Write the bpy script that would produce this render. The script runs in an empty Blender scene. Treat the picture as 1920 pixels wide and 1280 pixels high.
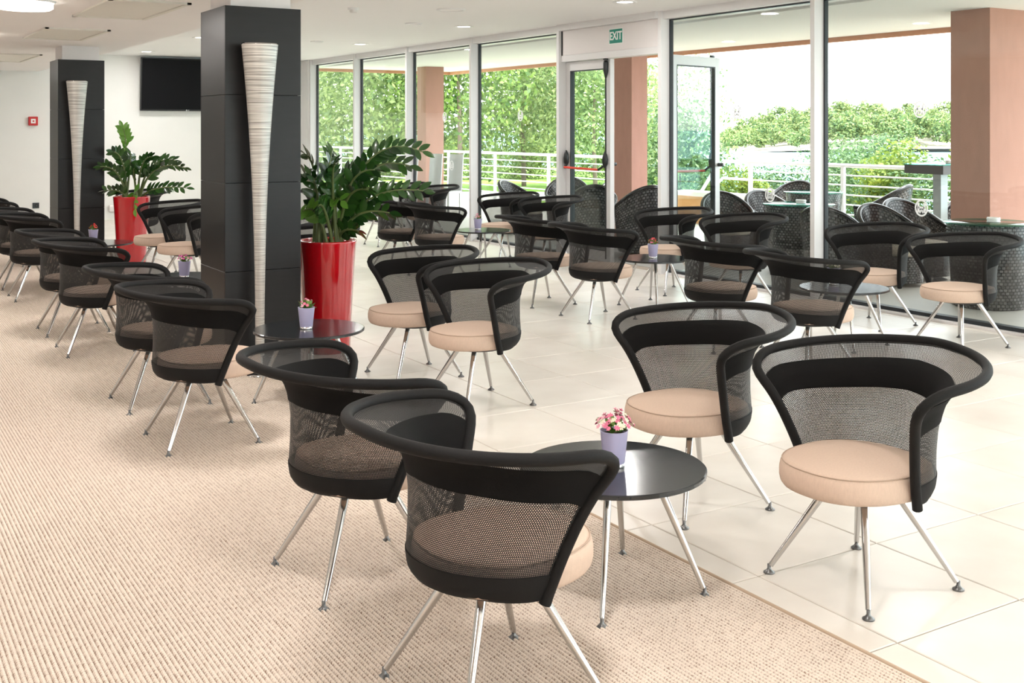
import bpy, bmesh, math, random
from math import sin, cos, pi, radians as R, sqrt
from mathutils import Vector, Matrix
random.seed(7)
SC = bpy.context.scene
COL = SC.collection
# ---------------------------------------------------------------- camera, world, sun, exposure
# room frame: X runs from the carpet towards the glazed wall, Y runs along the glazing away from the camera
UX, UY = 0.52043, 0.85390            # camera forward direction in the room frame
cam_d = bpy.data.cameras.new('camera'); cam = bpy.data.objects.new('camera', cam_d); COL.objects.link(cam)
cam.location = (0, 0, 1.5); cam.rotation_euler = (pi/2, 0, -math.atan2(UX, UY))
cam_d.sensor_width = 36; cam_d.lens = 36*2110/1920; cam_d.shift_y = -(640-240)/1920
cam_d.clip_end = 2000; cam_d.clip_start = 0.05
SC.camera = cam
w = bpy.data.worlds.new('world'); SC.world = w; w.use_nodes = True
bg = w.node_tree.nodes['Background']; bg.inputs[0].default_value = (0.93, 0.97, 1.0, 1); bg.inputs[1].default_value = 3.6
sun_d = bpy.data.lights.new('sun', 'SUN'); sun_d.energy = 6.0; sun_d.angle = R(1.5); sun_d.color = (1, .95, .86)
sun = bpy.data.objects.new('sun', sun_d); COL.objects.link(sun)
sun.rotation_euler = Vector((-0.42, 0.30, -1.0)).to_track_quat('-Z', 'Y').to_euler()
SC.view_settings.view_transform = 'Standard'; SC.view_settings.look = 'None'
SC.view_settings.exposure = 0.95; SC.view_settings.gamma = 1; SC.view_settings.use_curve_mapping = False
SC.cycles.transparent_max_bounces = 24; SC.cycles.max_bounces = 8; SC.cycles.use_denoising = True
SC.cycles.caustics_reflective = False; SC.cycles.caustics_refractive = False
LAMP_W = 10.0

def camdir(xc, z):                    # offset to the right / distance ahead of the viewpoint -> room X, Y
    return (UY*xc + UX*z, -UX*xc + UY*z)

# ---------------------------------------------------------------- materials
MAT = {}
def newmat(name):
    m = bpy.data.materials.new(name); m.use_nodes = True
    nt = m.node_tree; b = nt.nodes['Principled BSDF']; MAT[name] = m
    return m, nt, b
def N(nt, t, **kw):
    n = nt.nodes.new(t)
    for k, v in kw.items(): setattr(n, k, v)
    return n
def L(nt, a, b): nt.links.new(a, b)
def pm(name, col, rough=.5, metal=0, spec=.5, coat=0, noise=None, bump=None, emit=None):
    m, nt, b = newmat(name)
    b.inputs['Base Color'].default_value = (*col, 1); b.inputs['Roughness'].default_value = rough
    b.inputs['Metallic'].default_value = metal; b.inputs['Specular IOR Level'].default_value = spec
    b.inputs['Coat Weight'].default_value = coat; b.inputs['Coat Roughness'].default_value = .03
    tc = N(nt, 'ShaderNodeTexCoord')
    if noise:                          # (scale, amount[, vector scale])
        t = N(nt, 'ShaderNodeTexNoise'); t.inputs['Scale'].default_value = noise[0]; t.inputs['Detail'].default_value = 4
        mp = N(nt, 'ShaderNodeMapping'); mp.inputs['Scale'].default_value = noise[2] if len(noise) > 2 else (1, 1, 1)
        L(nt, tc.outputs['Object'], mp.inputs[0]); L(nt, mp.outputs[0], t.inputs['Vector'])
        mr = N(nt, 'ShaderNodeMapRange'); mr.inputs[3].default_value = 1-noise[1]; mr.inputs[4].default_value = 1+noise[1]
        L(nt, t.outputs[0], mr.inputs[0])
        mx = N(nt, 'ShaderNodeVectorMath', operation='SCALE'); mx.inputs[0].default_value = col
        L(nt, mr.outputs[0], mx.inputs['Scale']); L(nt, mx.outputs[0], b.inputs['Base Color'])
    if bump:                           # (scale, strength)
        t = N(nt, 'ShaderNodeTexNoise'); t.inputs['Scale'].default_value = bump[0]; t.inputs['Detail'].default_value = 3
        L(nt, tc.outputs['Object'], t.inputs['Vector'])
        bp = N(nt, 'ShaderNodeBump'); bp.inputs['Strength'].default_value = bump[1]; bp.inputs['Distance'].default_value = .003
        L(nt, t.outputs[0], bp.inputs['Height']); L(nt, bp.outputs[0], b.inputs['Normal'])
    if emit:
        b.inputs['Emission Color'].default_value = (*emit[0], 1); b.inputs['Emission Strength'].default_value = emit[1]
    return m
pm('wall', (.86, .85, .82), .8, noise=(3, .03))
pm('ceiling', (.95, .945, .94), .85, noise=(1.2, .02))
pm('soffit', (.94, .915, .90), .85, noise=(1.2, .02))
pm('vent', (.83, .81, .74), .6)
pm('white', (.86, .86, .86), .45)
pm('frame_white', (.80, .79, .79), .35)
pm('header_panel', (.84, .80, .79), .5)
pm('gasket', (.02, .025, .03), .5)
pm('black_panel', (.012, .0113, .0115), .36, spec=.28, noise=(6, .25, (1, 1, 8)), bump=(60, .05))
pm('joint', (.006, .006, .006), .8)
pm('cap_white', (.86, .83, .83), .6)
pm('fabric_black', (.006, .0055, .0055), .7, spec=.25, noise=(200, .3), bump=(700, .25))
pm('band_black', (.0045, .0042, .0042), .8, spec=.15, bump=(600, .2))
pm('dark_plate', (.012, .012, .012), .5)
pm('seat', (.62, .47, .375), .9, noise=(160, .10, (1, 1, .3)), bump=(500, .25), spec=.2)
pm('seam', (.46, .34, .26), .9)
pm('chrome', (.56, .55, .54), .13, 1)
pm('foot', (.16, .16, .16), .3, .8)
pm('table_top', (.014, .016, .019), .16, spec=.6, noise=(9, .15))
pm('table_edge', (.03, .033, .036), .25)
pm('red', (.47, .003, .009), .13, spec=.55, coat=.9)
pm('soil', (.03, .02, .014), .95, noise=(40, .5))
pm('lilac', (.58, .55, .80), .3, spec=.5)
pm('silver_base', (.85, .85, .88), .08, .9)
pm('pink', (.80, .20, .33), .6); pm('pink_pale', (.86, .42, .50), .6); pm('red_flower', (.80, .05, .05), .6); pm('magenta', (.72, .09, .38), .6)
pm('cream_flower', (.86, .82, .62), .6)
pm('flower_leaf', (.13, .25, .04), .5)
pm('stem', (.11, .145, .045), .5, noise=(30, .3))
pm('tv', (.005, .005, .006), .55, spec=.12); pm('tv_frame', (.015, .015, .016), .3); pm('logo', (.65, .65, .65), .5)
pm('alarm_red', (.55, .02, .02), .4); pm('socket', (.05, .06, .065), .4)
pm('exit_green', (.0, .27, .19), .5); pm('exit_white', (.92, .95, .93), .5)
pm('bar_red', (.80, .045, .02), .35); pm('hard_black', (.012, .013, .014), .35)
pm('closer', (.62, .64, .63), .3, .7)
pm('terracotta', (.46, .25, .195), .9, noise=(14, .10, (1, 1, .3)), bump=(90, .5))
pm('terra_edge', (.55, .27, .16), .85, noise=(8, .1))
pm('terrace_soffit', (.88, .88, .85), .85)
pm('terrace_floor', (.38, .36, .33), .5, noise=(2, .2))
pm('rail', (.85, .86, .87), .35)
pm('ochre', (.72, .36, .15), .85, noise=(5, .08)); pm('coping', (.85, .82, .78), .8)
pm('lawn', (.20, .36, .05), .95, noise=(3, .3), bump=(60, .6)); pm('path', (.75, .73, .68), .9, noise=(4, .05))
pm('sea', (.16, .36, .42), .5, spec=.2, noise=(.2, .15)); pm('rock', (.60, .54, .46), .95, noise=(.4, .25)); pm('earth', (.20, .15, .09), .95, noise=(1, .3))
pm('bark', (.16, .12, .09), .9, noise=(12, .3))
pm('pale_chair', (.55, .56, .57), .4); pm('ashtray', (.85, .86, .85), .3)
pm('bar_dark', (.05, .045, .045), .4); pm('post_grey', (.36, .39, .39), .4, .5)
pm('lamp_off', (.75, .72, .70), .5, .3)
pm('lamp_glow', (1, .97, .9), .5, emit=((1, .95, .86), 6))
pm('lamp_glow_soft', (1, .97, .9), .5, emit=((1, .93, .82), 2.2))
pm('sticker_white', (.88, .90, .90), .6); pm('sticker_red', (.72, .04, .04), .6); pm('mark_grey', (.30, .32, .33), .6)
pm('cushion_cream', (.70, .62, .50), .9)
pm('grout', (.36, .29, .23), .95)

def tile_mat():
    m, nt, b = newmat('tile')
    oi = N(nt, 'ShaderNodeObjectInfo'); tc = N(nt, 'ShaderNodeTexCoord')
    ad = N(nt, 'ShaderNodeVectorMath', operation='ADD'); L(nt, tc.outputs['Object'], ad.inputs[0]); L(nt, oi.outputs['Location'], ad.inputs[1])
    t = N(nt, 'ShaderNodeTexNoise'); t.inputs['Scale'].default_value = 3.2; t.inputs['Detail'].default_value = 6; L(nt, ad.outputs[0], t.inputs['Vector'])
    cr = N(nt, 'ShaderNodeValToRGB'); cr.color_ramp.elements[0].color = (.75, .69, .62, 1); cr.color_ramp.elements[1].color = (.84, .785, .72, 1)
    cr.color_ramp.elements[0].position = .3; cr.color_ramp.elements[1].position = .7
    L(nt, t.outputs[0], cr.inputs[0])
    mr = N(nt, 'ShaderNodeMapRange'); mr.inputs[3].default_value = .96; mr.inputs[4].default_value = 1.03; L(nt, oi.outputs['Random'], mr.inputs[0])
    mx = N(nt, 'ShaderNodeVectorMath', operation='SCALE'); L(nt, cr.outputs[0], mx.inputs[0]); L(nt, mr.outputs[0], mx.inputs['Scale'])
    L(nt, mx.outputs[0], b.inputs['Base Color']); b.inputs['Roughness'].default_value = .30; b.inputs['Specular IOR Level'].default_value = .5
tile_mat()
PITCH = .0145
def carpet_mat():
    m, nt, b = newmat('carpet')
    tc = N(nt, 'ShaderNodeTexCoord'); sp = N(nt, 'ShaderNodeSeparateXYZ'); L(nt, tc.outputs['Object'], sp.inputs[0])
    def mth(op, a, bb=None):
        n = N(nt, 'ShaderNodeMath', operation=op)
        for i, x in enumerate((a, bb)):
            if x is None: continue
            if isinstance(x, (int, float)): n.inputs[i].default_value = x
            else: L(nt, x, n.inputs[i])
        return n.outputs[0]
    # yarn loops: brown backing plus painted-in shade darken the gaps between ribs and loops
    ux = mth('DIVIDE', mth('ADD', sp.outputs[0], 4.0), PITCH); rib = mth('FLOOR', ux)
    wn = N(nt, 'ShaderNodeTexWhiteNoise', noise_dimensions='1D'); L(nt, rib, wn.inputs['W'])
    n0 = N(nt, 'ShaderNodeTexNoise'); n0.inputs['Scale'].default_value = 60; n0.inputs['Detail'].default_value = 2; L(nt, tc.outputs['Object'], n0.inputs['Vector'])
    vy = mth('ADD', mth('ADD', mth('DIVIDE', sp.outputs[1], .013), mth('MULTIPLY', wn.outputs[0], 7.0)), mth('MULTIPLY', n0.outputs[0], 1.6))
    gx = mth('ABSOLUTE', mth('SUBTRACT', mth('FRACT', ux), .5)); gy = mth('ABSOLUTE', mth('SUBTRACT', mth('FRACT', vy), .5))
    gap_ = mth('ADD', mth('MULTIPLY', mth('POWER', mth('MULTIPLY', gx, 2.0), 4.0), .55), mth('MULTIPLY', mth('POWER', mth('MULTIPLY', gy, 2.0), 3.0), mth('ADD', mth('MULTIPLY', gx, 1.2), .12)))
    n2 = N(nt, 'ShaderNodeTexNoise'); n2.inputs['Scale'].default_value = 1.1; n2.inputs['Detail'].default_value = 3; L(nt, tc.outputs['Object'], n2.inputs['Vector'])
    n3 = N(nt, 'ShaderNodeTexNoise'); n3.inputs['Scale'].default_value = 260; n3.inputs['Detail'].default_value = 2; L(nt, tc.outputs['Object'], n3.inputs['Vector'])
    cr = N(nt, 'ShaderNodeValToRGB'); e = cr.color_ramp.elements
    e[0].color = (.80, .695, .60, 1); e[0].position = .05; e[1].color = (.30, .19, .13, 1); e[1].position = .85
    nv = N(nt, 'ShaderNodeTexNoise'); nv.inputs['Scale'].default_value = 45; nv.inputs['Detail'].default_value = 3; L(nt, tc.outputs['Object'], nv.inputs['Vector'])
    nm = N(nt, 'ShaderNodeMapRange'); nm.inputs[1].default_value = .35; nm.inputs[2].default_value = .65; nm.inputs[3].default_value = .45; nm.inputs[4].default_value = 1.45; L(nt, nv.outputs[0], nm.inputs[0])
    gap_ = mth('MULTIPLY', gap_, nm.outputs[0])
    L(nt, gap_, cr.inputs[0])
    mr = N(nt, 'ShaderNodeMapRange'); mr.inputs[3].default_value = .93; mr.inputs[4].default_value = 1.07; L(nt, n2.outputs[0], mr.inputs[0])
    mr3 = N(nt, 'ShaderNodeMapRange'); mr3.inputs[3].default_value = .75; mr3.inputs[4].default_value = 1.25; L(nt, n3.outputs[0], mr3.inputs[0])
    mm = N(nt, 'ShaderNodeMath', operation='MULTIPLY'); L(nt, mr.outputs[0], mm.inputs[0]); L(nt, mr3.outputs[0], mm.inputs[1])
    mx = N(nt, 'ShaderNodeVectorMath', operation='SCALE'); L(nt, cr.outputs[0], mx.inputs[0]); L(nt, mm.outputs[0], mx.inputs['Scale'])
    L(nt, mx.outputs[0], b.inputs['Base Color']); b.inputs['Roughness'].default_value = 1; b.inputs['Specular IOR Level'].default_value = .1
    bp = N(nt, 'ShaderNodeBump'); bp.inputs['Strength'].default_value = .5; bp.inputs['Distance'].default_value = .004; bp.invert = True
    L(nt, gap_, bp.inputs['Height']); L(nt, bp.outputs[0], b.inputs['Normal'])
carpet_mat()
pm('carpet_hem', (.55, .41, .30), 1, bump=(300, .5))
def net_mat():                         # woven net: square holes in a staggered grid, UV in metres
    m, nt, b = newmat('net'); out = nt.nodes['Material Output']
    b.inputs['Base Color'].default_value = (.014, .0128, .0122, 1); b.inputs['Roughness'].default_value = .55; b.inputs['Specular IOR Level'].default_value = .4
    uv = N(nt, 'ShaderNodeUVMap'); sp = N(nt, 'ShaderNodeSeparateXYZ'); L(nt, uv.outputs[0], sp.inputs[0])
    def mth(op, a, bb=None):
        n = N(nt, 'ShaderNodeMath', operation=op)
        for i, x in enumerate((a, bb)):
            if x is None: continue
            if isinstance(x, (int, float)): n.inputs[i].default_value = x
            else: L(nt, x, n.inputs[i])
        return n.outputs[0]
    p = .0052
    vy = mth('DIVIDE', sp.outputs[1], p*.9); row = mth('FLOOR', vy); off = mth('MULTIPLY', mth('MODULO', row, 2), .5)
    ux = mth('ADD', mth('DIVIDE', sp.outputs[0], p), off)
    a = mth('LESS_THAN', mth('ABSOLUTE', mth('SUBTRACT', mth('FRACT', ux), .5)), .235)
    c = mth('LESS_THAN', mth('ABSOLUTE', mth('SUBTRACT', mth('FRACT', vy), .5)), .235)
    hole = mth('MULTIPLY', a, c)
    tr = N(nt, 'ShaderNodeBsdfTransparent'); mx = N(nt, 'ShaderNodeMixShader')
    L(nt, hole, mx.inputs[0]); L(nt, b.outputs[0], mx.inputs[1]); L(nt, tr.outputs[0], mx.inputs[2]); L(nt, mx.outputs[0], out.inputs[0])
net_mat()
def glass_mat(name, tint, ior=1.5, rough=0.0):
    m, nt, b = newmat(name); out = nt.nodes['Material Output']; nt.nodes.remove(b)
    tr = N(nt, 'ShaderNodeBsdfTransparent'); tr.inputs[0].default_value = (*tint, 1)
    gl = N(nt, 'ShaderNodeBsdfGlossy'); gl.inputs['Roughness'].default_value = rough
    lw = N(nt, 'ShaderNodeLayerWeight'); lw.inputs[0].default_value = .5      # Schlick reflection, the same from both sides of a thin pane
    pw = N(nt, 'ShaderNodeMath', operation='POWER'); pw.inputs[1].default_value = 5; L(nt, lw.outputs['Facing'], pw.inputs[0])
    fr = N(nt, 'ShaderNodeMath', operation='MULTIPLY_ADD'); fr.inputs[1].default_value = .96; fr.inputs[2].default_value = .035; L(nt, pw.outputs[0], fr.inputs[0])
    mx = N(nt, 'ShaderNodeMixShader'); L(nt, fr.outputs[0], mx.inputs[0]); L(nt, tr.outputs[0], mx.inputs[1]); L(nt, gl.outputs[0], mx.inputs[2]); L(nt, mx.outputs[0], out.inputs[0])
glass_mat('glass', (.95, .975, .965)); glass_mat('glass_door', (.90, .96, .94)); glass_mat('glass_green', (.45, .78, .70))
def wicker_mat():
    m, nt, b = newmat('wicker'); uv = N(nt, 'ShaderNodeUVMap')
    mp = N(nt, 'ShaderNodeMapping'); mp.inputs['Scale'].default_value = (24, 38, 1); L(nt, uv.outputs[0], mp.inputs[0])
    br = N(nt, 'ShaderNodeTexBrick'); br.offset = .5; br.inputs['Scale'].default_value = 1
    br.inputs['Color1'].default_value = (.045, .042, .042, 1); br.inputs['Color2'].default_value = (.13, .125, .125, 1); br.inputs['Mortar'].default_value = (.008, .006, .006, 1)
    br.inputs['Mortar Size'].default_value = .17; br.inputs['Brick Width'].default_value = 1; br.inputs['Row Height'].default_value = 1; br.inputs['Mortar Smooth'].default_value = .6
    L(nt, mp.outputs[0], br.inputs['Vector']); L(nt, br.outputs['Color'], b.inputs['Base Color']); b.inputs['Roughness'].default_value = .25
    bp = N(nt, 'ShaderNodeBump'); bp.inputs['Strength'].default_value = 1; bp.inputs['Distance'].default_value = .006; bp.invert = True
    L(nt, br.outputs['Fac'], bp.inputs['Height']); L(nt, bp.outputs[0], b.inputs['Normal'])
wicker_mat()
def thread_mat():                      # lamp shade wound with white thread
    m, nt, b = newmat('thread'); tc = N(nt, 'ShaderNodeTexCoord')
    mp = N(nt, 'ShaderNodeMapping'); mp.inputs['Scale'].default_value = (2.2, 2.2, 230); L(nt, tc.outputs['Object'], mp.inputs[0])
    t = N(nt, 'ShaderNodeTexNoise'); t.inputs['Scale'].default_value = 1; t.inputs['Detail'].default_value = 3; L(nt, mp.outputs[0], t.inputs['Vector'])
    cr = N(nt, 'ShaderNodeValToRGB'); e = cr.color_ramp.elements
    e[0].color = (.20, .18, .16, 1); e[0].position = .36; e[1].color = (.72, .69, .64, 1); e[1].position = .6
    L(nt, t.outputs[0], cr.inputs[0]); L(nt, cr.outputs[0], b.inputs['Base Color'])
    b.inputs['Roughness'].default_value = .38; b.inputs['Metallic'].default_value = .25; b.inputs['Specular IOR Level'].default_value = .6
    bp = N(nt, 'ShaderNodeBump'); bp.inputs['Strength'].default_value = .4; bp.inputs['Distance'].default_value = .003
    L(nt, t.outputs[0], bp.inputs['Height']); L(nt, bp.outputs[0], b.inputs['Normal'])
thread_mat()
def leaf_mat(name, c0, c1, rough=.5, trans=.35, coat=0):
    m, nt, b = newmat(name); out = nt.nodes['Material Output']
    ge = N(nt, 'ShaderNodeNewGeometry'); oi = N(nt, 'ShaderNodeObjectInfo')
    ad = N(nt, 'ShaderNodeMath', operation='ADD'); L(nt, ge.outputs['Random Per Island'], ad.inputs[0]); L(nt, oi.outputs['Random'], ad.inputs[1])
    fr = N(nt, 'ShaderNodeMath', operation='FRACT'); L(nt, ad.outputs[0], fr.inputs[0])
    cr = N(nt, 'ShaderNodeValToRGB'); e = cr.color_ramp.elements; e[0].color = (*c0, 1); e[1].color = (*c1, 1)
    L(nt, fr.outputs[0], cr.inputs[0]); L(nt, cr.outputs[0], b.inputs['Base Color']); b.inputs['Roughness'].default_value = rough
    b.inputs['Coat Weight'].default_value = coat
    tl = N(nt, 'ShaderNodeBsdfTranslucent'); L(nt, cr.outputs[0], tl.inputs[0])
    mx = N(nt, 'ShaderNodeMixShader'); mx.inputs[0].default_value = trans
    L(nt, b.outputs[0], mx.inputs[1]); L(nt, tl.outputs[0], mx.inputs[2]); L(nt, mx.outputs[0], out.inputs[0])
leaf_mat('leaf_zz', (.010, .038, .009), (.032, .10, .016), .22, .12, .3)
leaf_mat('leaf_zz_young', (.10, .26, .03), (.16, .34, .05), .3, .25)
leaf_mat('leaf_tree', (.07, .14, .035), (.36, .44, .17), .5, .4)
leaf_mat('leaf_tree_dark', (.035, .10, .015), (.24, .36, .07), .5, .4)
leaf_mat('leaf_blue', (.035, .10, .035), (.17, .28, .10), .5, .35)
leaf_mat('leaf_hill', (.05, .12, .05), (.36, .44, .15), .7, .3)
leaf_mat('leaf_lime', (.09, .17, .02), (.30, .38, .06), .5, .4)

# ---------------------------------------------------------------- mesh helpers
class MB:
    def __init__(s): s.v = []; s.f = []; s.sm = []; s.uv = {}
    def add(s, vs, fs, smooth=False, uvs=None):
        o = len(s.v); s.v += [tuple(v) for v in vs]
        for f in fs: s.f.append(tuple(i+o for i in f)); s.sm.append(smooth)
        if uvs:
            for i, u in enumerate(uvs): s.uv[o+i] = u
        return s
    def box(s, a, b, mat=None):
        x0, y0, z0 = a; x1, y1, z1 = b
        vs = [(x0,y0,z0),(x1,y0,z0),(x1,y1,z0),(x0,y1,z0),(x0,y0,z1),(x1,y0,z1),(x1,y1,z1),(x0,y1,z1)]
        if mat is not None: vs = [mat @ Vector(v) for v in vs]
        return s.add(vs, [(0,3,2,1),(4,5,6,7),(0,1,5,4),(1,2,6,5),(2,3,7,6),(3,0,4,7)])
    def lathe(s, prof, n=32, c=(0,0,0), smooth=True, uvscale=None):
        vs = []; fs = []; uvs = []
        for (r, z) in prof:
            for i in range(n+1 if uvscale else n):
                a = 2*pi*i/n; vs.append((c[0]+r*cos(a), c[1]+r*sin(a), c[2]+z)); uvs.append((a*(uvscale or 1), z))
        m = n+1 if uvscale else n
        for j in range(len(prof)-1):
            for i in range(n):
                k = i+1 if uvscale else (i+1) % n
                fs.append((j*m+i, j*m+k, (j+1)*m+k, (j+1)*m+i))
        return s.add(vs, fs, smooth, uvs if uvscale else None)
    def disc(s, r, z, n=32, c=(0,0,0), up=True):
        vs = [(c[0]+r*cos(2*pi*i/n), c[1]+r*sin(2*pi*i/n), c[2]+z) for i in range(n)]
        return s.add(vs, [tuple(range(n)) if up else tuple(reversed(range(n)))])
    def tube(s, pts, rad, n=10, caps=True):
        pts = [Vector(p) for p in pts]; k = len(pts)
        rads = rad if isinstance(rad, (list, tuple)) else [rad]*k
        vs = []; prev = None
        for i, p in enumerate(pts):
            t = (pts[min(i+1, k-1)]-pts[max(i-1, 0)]).normalized()
            if prev is None:
                a = Vector((0,0,1)) if abs(t.z) < .9 else Vector((1,0,0)); x = t.cross(a).normalized()
            else: x = (prev - t*prev.dot(t)).normalized()
            prev = x; y = t.cross(x)
            for j in range(n):
                a = 2*pi*j/n; vs.append(p + (x*cos(a)+y*sin(a))*rads[i])
        fs = [(i*n+j, i*n+(j+1) % n, (i+1)*n+(j+1) % n, (i+1)*n+j) for i in range(k-1) for j in range(n)]
        s.add(vs, fs, True)
        if caps: s.add(vs[:n], [tuple(reversed(range(n)))]); s.add(vs[-n:], [tuple(range(n))])
        return s
    def grid(s, rows, smooth=True, uvs=None, flip=False):
        m = len(rows[0]); vs = [p for r in rows for p in r]
        fs = [(j*m+i, j*m+i+1, (j+1)*m+i+1, (j+1)*m+i) for j in range(len(rows)-1) for i in range(m-1)]
        if flip: fs = [tuple(reversed(f)) for f in fs]
        return s.add(vs, fs, smooth, [u for r in uvs for u in r] if uvs else None)
    def mesh(s, name):
        me = bpy.data.meshes.new(name); me.from_pydata(s.v, [], s.f); me.polygons.foreach_set('use_smooth', s.sm)
        if s.uv:
            ul = me.uv_layers.new(name='UVMap')
            buf = []
            for l in me.loops: buf += s.uv.get(l.vertex_index, (0, 0))
            ul.data.foreach_set('uv', buf)
        me.update(); return me
    def build(s, name, mat, parent=None, loc=None, rz=0):
        return ob(name, s.mesh(name), mat, parent, loc, rz)
def ob(name, me, mat=None, parent=None, loc=None, rz=0):
    if mat and not me.materials: me.materials.append(MAT[mat])
    o = bpy.data.objects.new(name, me); COL.objects.link(o)
    if parent: o.parent = parent
    if loc: o.location = loc
    if rz: o.rotation_euler.z = rz
    return o
def bevel(o, wdt, seg=2):
    m = o.modifiers.new('bevel', 'BEVEL'); m.width = wdt; m.segments = seg; m.limit_method = 'ANGLE'; return o
def tag(o, label=None, cat=None, group=None, kind=None):
    if label: o['label'] = label
    if cat: o['category'] = cat
    if group: o['group'] = group
    if kind: o['kind'] = kind
    return o
def empty(name, loc=(0,0,0), rz=0, **kw):
    o = bpy.data.objects.new(name, None); COL.objects.link(o); o.location = loc; o.rotation_euler.z = rz
    o.empty_display_size = .1
    return tag(o, **kw)
def copy_tree(o, parent=None):
    c = o.copy(); COL.objects.link(c)
    if parent: c.parent = parent
    for ch in list(o.children): copy_tree(ch, c)
    return c
def boxo(name, a, b, mat, parent=None): return MB().box(a, b).build(name, mat, parent)
def struct(o): o['kind'] = 'structure'; return o

# ---------------------------------------------------------------- the room
GX = 7.44                              # glass plane
CZ = 2.70; SZ = 2.40                   # main ceiling, lowered ceiling over the carpet
YB = 19.2                              # back wall
X0, Y0 = -4.0, -4.0
floor = struct(boxo('floor', (X0, Y0, -.12), (7.62, YB, -.012), 'grout'))
TW = .575; TH = .5715; gap = .0022
def tile_mesh(w_, h_):
    b = .003
    x1, y1 = w_-gap, h_-gap; x0 = y0 = gap
    vs = [(x0,y0,-.012),(x1,y0,-.012),(x1,y1,-.012),(x0,y1,-.012),(x0,y0,-.002),(x1,y0,-.002),(x1,y1,-.002),(x0,y1,-.002),
          (x0+b,y0+b,0),(x1-b,y0+b,0),(x1-b,y1-b,0),(x0+b,y1-b,0)]
    fs = [(8,9,10,11)]+[(i, (i+1)%4, 4+(i+1)%4, 4+i) for i in range(4)]+[(4+i, 4+(i+1)%4, 8+(i+1)%4, 8+i) for i in range(4)]
    return vs, fs
tm = {}
xs = [2.545, 2.668] + [2.668+TW*i for i in range(1, 9)] + [7.40]
far = MB()
yy = 2.79-TH*12
while yy < YB-.01:
    h_ = min(TH, YB-yy)
    for i in range(len(xs)-1):
        w_ = xs[i+1]-xs[i]
        if w_ < .03: continue
        if yy > 1.6:
            k = (round(w_, 4), round(h_, 4))
            if k not in tm:
                vs, fs = tile_mesh(w_, h_); tm[k] = MB().add(vs, fs).mesh('tile'); tm[k].materials.append(MAT['tile'])
            ob('tile', tm[k], None, floor, (xs[i], yy, 0))
        else:
            vs, fs = tile_mesh(w_, h_); far.add([(v[0]+xs[i], v[1]+yy, v[2]) for v in vs], fs)
    yy += TH
tag(far.build('tile_field', 'tile', floor), kind='stuff')
# carpet: ribs running along Y
cp = MB(); pitch = PITCH; nr = int((2.53-X0)/pitch); rows = []
prof = []
for i in range(nr):
    x = X0 + i*pitch
    for k, zz in ((0, .001), (.2, .0062), (.5, .0078), (.8, .0062)): prof.append((x+k*pitch, zz))
prof.append((X0+nr*pitch, .002))
cp.grid([[(x, Y0, z) for x, z in prof], [(x, YB, z) for x, z in prof]], True, flip=False)
carpet = empty('carpet', label='beige ribbed loop carpet covering the left side of the floor', cat='carpet')
cp.build('pile', 'carpet', carpet)
MB().tube([(2.532, Y0, .003), (2.532, YB, .003)], .0075, 6).build('hem', 'carpet_hem', carpet)

struct(boxo('ceiling', (X0, Y0, CZ), (GX+.25, YB+.2, CZ+.3), 'ceiling'))
struct(boxo('ceiling', (X0, Y0, SZ), (2.88, YB, CZ-.002), 'soffit'))['label'] = 'lowered warm white ceiling above the carpet'
struct(boxo('wall_back', (X0, YB, 0), (GX+.1, YB+.2, CZ), 'wall'))
# unseen left and rear walls; rear sill, posts and panes added for daylight
def added_glazing(name, p0, p1, along, ztop, n):
    w_ = struct(empty(name)); t = .1
    def bx(nm, a0, a1, z0, z1, mat, d=t):
        if along == 'y': o = boxo(nm, (p0-d, a0, z0), (p0, a1, z1), mat, w_)
        else: o = boxo(nm, (a0, p0-d, z0), (a1, p0, z1), mat, w_)
        return o
    a, b = p1
    bx('sill_wall', a, b, 0, .35, 'wall'); bx('header', a, b, 2.25, ztop, 'wall')
    st = (b-a)/n
    for i in range(n+1):
        q = min(max(a+i*st-.04, a), b-.08); bx('post', q, q+.08, .35, 2.25, 'frame_white')
    for i in range(n): bx('pane', a+i*st+.045, a+(i+1)*st-.045, .35, 2.25, 'glass', .02)
struct(boxo('wall_left', (X0-.1, Y0, 0), (X0, YB, CZ), 'wall'))
added_glazing('wall_rear', Y0, (1.6, 7.6), 'x', CZ, 3)
struct(boxo('wall_rear', (X0, Y0-.1, 0), (1.6, Y0, CZ), 'wall'))

# ---------------------------------------------------------------- glazed wall on the right
mullY = [18.865, 16.935, 15.005, 13.065, 10.955, 9.085, 6.985, 4.9, 2.8, .7, -1.4, -3.5]
def emblem(parent, y, z, r=.068):
    x = GX-.013
    b = MB(); n = 28
    vs = []
    for i in range(n):
        a = 2*pi*i/n
        for q in (r, r*.80): vs += [(x, y+q*cos(a)*.92, z+q*sin(a)), (x+.002, y+q*cos(a)*.92, z+q*sin(a))]
    fs = []
    for i in range(n):
        j = (i+1) % n; fs += [(4*i, 4*i+2, 4*j+2, 4*j), (4*i+1, 4*j+1, 4*j+3, 4*i+3), (4*i, 4*j, 4*j+1, 4*i+1), (4*i+2, 4*i+3, 4*j+3, 4*j+2)]
    b.add(vs, fs)
    def bar(p, q, wd):                 # strokes of the mark inside the ring
        p = Vector((0, *p))*r; q = Vector((0, *q))*r; d = (q-p).normalized(); sd = Vector((0, -d.z, d.y))*wd*r
        v4 = [p+sd, p-sd, q-sd, q+sd]
        b.add([(x+dx, y+v.y, z+v.z) for dx in (0, .002) for v in v4], [(0,1,2,3),(7,6,5,4),(0,4,5,1),(1,5,6,2),(2,6,7,3),(3,7,4,0)])
    bar((-.42, -.55), (-.42, .6), .14); bar((.42, -.55), (.42, .6), .14)
    bar((-.42, .05), (.42, .05), .12); bar((-.3, -.55), (0, -.25), .12); bar((0, -.25), (.3, -.55), .12)
    return b.build('sticker', 'sticker_white', parent)
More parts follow.
